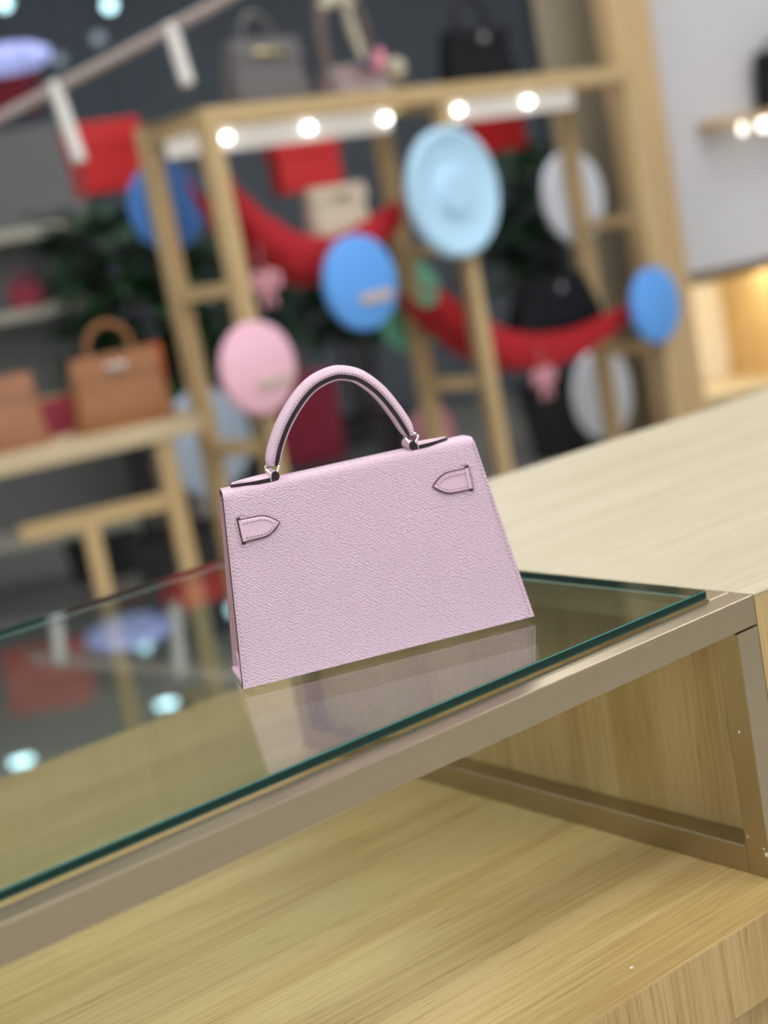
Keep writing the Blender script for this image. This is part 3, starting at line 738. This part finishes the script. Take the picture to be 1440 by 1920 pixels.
pm('led_warm', (1, 1, 1), .5, 0, .3, (1, .90, .72), 36)
box('led_strip', (cr + .05, .15, lz - .022), (xr - .05, .18, lz - .0105), 'led_warm', wu)
pm('lamp_small', (1, 1, 1), .4, 0, .4, (1, .95, .84), 4)
# shelf with lamps on the white panel
s0x, s0z = nw_(1322, 236, .0); s1 = nw_(1440, 206, .0)
sh = thing('wall_shelf', (pc.x, pc.y, 0), 'narrow oak shelf with two small lamps on the white wall', 'shelf', NA)
box('board', (s0x, -.10, s0z - .014), (s0x + .9, .0595, s0z + .014), 'rack_oak_x', sh, .002)
for px, py, r in ((1392, 240, .010), (1434, 236, .022)):
    a = nw_(px, py, -.03)[0]; bm = bmesh.new(); lathe(bm, [(r * .5, -.034), (r, -.026), (r, -.008), (r * .6, 0)], 16, (a, -.03, s0z - .014)); finish('lamp', bm, 'lamp_small', sh, 40)
a = nw_(1462, 190, .0)[0]; q = Vector((pc.x, pc.y, s0z + .0141)) + ND * a
handbag_far('handbag', q, NA, .16, .19, .08, 'black_leather', 'small black handbag standing on the narrow wall shelf', .05, (.03, .04), True)
a = nw_(1450, 700, .3)[0]; q = Vector((pc.x, pc.y, nf + .0001)) + ND * (a + .12) + NN * .3
gb = handbag_far('handbag', q, NA, .20, .15, .10, 'scarf_cream', 'grey bag with brown scarf standing in the lit niche', .05, (.05, .08), True, None, 0, 'tan_leather')

# ------------------------------------------------------------------ things left of the rack: shelf unit, sloping handrail, pendant
pm('shelf_pale', (.50, .50, .42), .5); pm('tube_white', (.72, .72, .70), .5, 0, .3); pm('rail_mauve', (.36, .30, .29), .5); pm('glass_grey', (.16, .165, .17), .4)
su = at(90, 500, 5.2); 
def sw(px, py, off=0.0):
    q = onplane(px, py, su + FW * off, FW); return (q - su).dot(RTV), q.z
un = thing('shelf_unit', (su.x, su.y, 0), 'grey backed shelf unit with two pale shelves beyond the tan bags', 'shelf unit', ANG)
x1 = sw(172, 500)[0]; x0 = x1 - 1.6
zs_ = [sw(75, 432)[1], sw(90, 582)[1]]
box('back_board', (x0, .22, .31), (x1, .24, zs_[0] + .36), 'glass_grey', un)
for x in (x0, x1 - .02): box('side', (x, .0, 0), (x + .02, .22, zs_[0] + .02), 'plinth_dark', un)
for z in zs_: box('shelf', (x0 + .02, .0, z - .018), (x1 - .02, .22, z + .018), 'shelf_pale', un, .002)
box('shelf', (x0 + .02, .0, .3), (x1 - .02, .22, .33), 'shelf_pale', un)
a = sw(48, 545, .1)[0]; q = Vector((su.x, su.y, zs_[1] + .0181)) + RTV * a + FW * .1
handbag_far('handbag', q, ANG, .12, .085, .06, 'crimson', 'small crimson handbag standing on the lower pale shelf', .08, (.03, .04), True)

hd_ = 3.54
def hq(px, py): return at(px, py, hd_)
hr = thing('sloping_rail', hq(150, 800), 'sloping mauve rail with short pale bars hung above the red gift box', 'rail'); hl0 = hr.location.copy(); hr.location.z = 0; hl0.z = 0
bm = bmesh.new(); tube(bm, [hq(-160, 305) - hl0, hq(-20, 231) - hl0, hq(395, 14) - hl0, hq(470, -30) - hl0], .014, 10); finish('rail', bm, 'rail_mauve', hr, 50)
for a_, b_ in (((100, 155), (150, 303)), ((318, 45), (352, 158)), ((-110, 270), (-60, 410))):
    bm = bmesh.new(); tube(bm, [hq(*a_) - hl0, hq(*b_) - hl0], .0165, 10); finish('upright', bm, 'tube_white', hr, 50)
for px, py in ((60, 187), (330, 48)):
    e_ = hq(px, py) - hl0; bm = bmesh.new(); tube(bm, [e_, Vector((e_.x, e_.y, 3.2))], .0015, 5); finish('cord', bm, 'rod_dark', hr)

pm('lamp_violet', (.4, .45, .9), .5, 0, .3, (.45, .52, 1.0), .75)
def pendant(px, py, d, r, hgt, label, mat, shade):
    p = at(px, py, d); t = thing('pendant_lamp', Vector((p.x, p.y, 3.2)), label, 'lamp'); z = p.z - 3.2
    bm = bmesh.new(); lathe(bm, [(r * .7, z - hgt), (r, z - hgt * .4), (r, z + hgt * .4), (r * .7, z + hgt)], 40); finish('glow_ring', bm, mat, t, 60)
    if shade: bm = bmesh.new(); lathe(bm, [(r * .9, z - hgt - .20), (r * .95, z - hgt - .001), (r * .3, z - hgt)], 40); finish('shade', bm, shade, t, 60)
    bm = bmesh.new(); tube(bm, [(0, 0, z + hgt), (0, 0, 0)], .006, 6); finish('cord', bm, 'rod_dark', t)
    return t
pendant(8, 112, 5.65, .17, .04, 'round pendant lamp with violet blue glow beside the red box', 'lamp_violet', None)
pm('lamp_cyan', (.7, .9, 1), .5, 0, .3, (.55, .92, 1.0), 3.2); pm('lamp_dim', (.5, .55, .65), .5, 0, .3, (.5, .6, .75), .35)
def globe(px, py, d, r, mat, label):
    p = at(px, py, d); t = thing('globe_lamp', Vector((p.x, p.y, 3.2)), label, 'lamp', 0, 'small hanging globe lamps')
    bm = bmesh.new(); bmesh.ops.create_uvsphere(bm, u_segments=16, v_segments=10, radius=r, matrix=Matrix.Translation((0, 0, p.z - 3.2))); finish('globe', bm, mat, t, 60)
    bm = bmesh.new(); tube(bm, [(0, 0, p.z - 3.2 + r), (0, 0, 0)], .004, 6); finish('cord', bm, 'rod_dark', t)
globe(205, 10, 7.5, .032, 'lamp_cyan', 'bright cyan globe lamp hanging above the sloping mauve rail')
globe(8, 5, 7.5, .036, 'lamp_cyan', 'bright cyan globe lamp hanging above the violet pendant')
globe(185, 72, 8.0, .035, 'lamp_dim', 'dim bluish globe lamp hanging above the sloping mauve rail')
globe(112, 112, 8.0, .030, 'lamp_dim', 'dim bluish globe lamp hanging beside the violet pendant')

# crimson bag low behind the rack, dark stools, pink bows
p = at(592, 862, 5.2); 
st = thing('dark_stool', (p.x, p.y, 0), 'dark stool carrying the crimson shopping bag behind the pink handle', 'stool', ANG)
box('seat', (-.22, -.16, p.z - .05), (.22, .16, p.z), 'plinth_dark', st, .01)
for sx in (-1, 1):
    for sy in (-1, 1): box('leg', (sx * .19 - .015, sy * .13 - .015, 0), (sx * .19 + .015, sy * .13 + .015, p.z - .05), 'plinth_dark', st)
cb_ = thing('shopping_bag', p, 'crimson shopping bag seen behind the arched pink handle', 'shopping bag', ANG - .3)
bm = bmesh.new(); loft(bm, [[Vector((-.10, -.04, 0)), Vector((.10, -.04, 0)), Vector((.10, .04, 0)), Vector((-.10, .04, 0))], [Vector((-.105, -.055, .29)), Vector((.105, -.055, .29)), Vector((.105, .055, .29)), Vector((-.105, .055, .29))]]); finish('body', bm, 'crimson', cb_)
bm = bmesh.new(); tube(bm, [(-.04, -.054, .285), (-.03, -.054, .36), (.03, -.054, .36), (.04, -.054, .285)], .004, 6); finish('handle', bm, 'crimson', cb_)
pm('bow_pink', (.62, .30, .36), .6)
for (px, py, lab) in ((497, 530, 'small pink ribbon bow hanging on the rack under the beige bag'), (1020, 708, 'small pink ribbon bow hanging below the sling with the black bag')):
    a, z = rk(px, py, .005); t = thing('ribbon_bow', rw(a, .005, z), lab, 'bow', RA, 'pink bows')
    for sx in (-1, 1):
        bm = bmesh.new(); tube(bm, [(0, 0, 0), (sx * .022, 0, .022), (sx * .042, 0, .016), (sx * .040, 0, -.012), (sx * .018, 0, -.012), (0, 0, 0)], .011, 8); finish('loop', bm, 'bow_pink', t, 60)
        bm = bmesh.new(); tube(bm, [(0, 0, 0), (sx * .012, -.004, -.035), (sx * .02, 0, -.06)], .007, 8); finish('tail', bm, 'bow_pink', t, 60)
    bm = bmesh.new(); tube(bm, [(0, .0, 0), (0, .0, .09)], .002, 6); finish('cord', bm, 'bow_pink', t)
# ------------------------------------------------------------------ unseen ceiling lamps, with more panels added for fill
pm('fill_white', (.9, .9, .9), .5, 0, .3, (1, .975, .94), 10.0)
def fill_panel(x, y, sx, sy):
    t = thing('ceiling_fill', (x, y, 3.2), 'unseen flat white ceiling panel giving fill light to the shop', 'fill panel', 0, 'unseen ceiling fill panels')
    box('housing', (-sx / 2 - .03, -sy / 2 - .03, -.05), (sx / 2 + .03, sy / 2 + .03, 0), 'wall_white', t)
    box('diffuser', (-sx / 2, -sy / 2, -.06), (sx / 2, sy / 2, -.05), 'fill_white', t)
for x, y in ((.2, -.6), (1.9, -.3), (-.6, 1.2), (3.4, -.6), (1.0, 2.4), (3.4, 2.0), (-1.8, 0), (2.9, 3.7), (4.2, 5.2), (-.6, -2.0), (1.0, -2.2), (2.6, -2.2), (3.2, .8)):  # several of these are added only to brighten the rack and front faces
    fill_panel(x, y, 1.2, .6)
# downlights mirrored in the glass
pm('downlight_cyan', (.8, .95, 1), .5, 0, .3, (.60, .93, 1.0), 12)
for px, py in ((312, 1325), (42, 1432)):
    hit = onplane(px, py, Vector((0, 0, GT)), Vector((0, 0, 1))); r = (hit - CAM).normalized(); r.z = -r.z
    q = hit + r * ((3.2 - hit.z) / r.z)
    t = thing('downlight', q, 'round cool white downlight in the ceiling mirrored in the glass', 'downlight', 0, 'ceiling downlights')
    bm = bmesh.new(); lathe(bm, [(.09, 0), (.09, -.02), (.07, -.024), (.07, 0)], 32); finish('trim_ring', bm, 'wall_white', t, 40)
    bm = bmesh.new(); lathe(bm, [(.068, -.006), (.068, -.014), (.02, -.016)], 32); finish('lens', bm, 'downlight_cyan', t, 40)
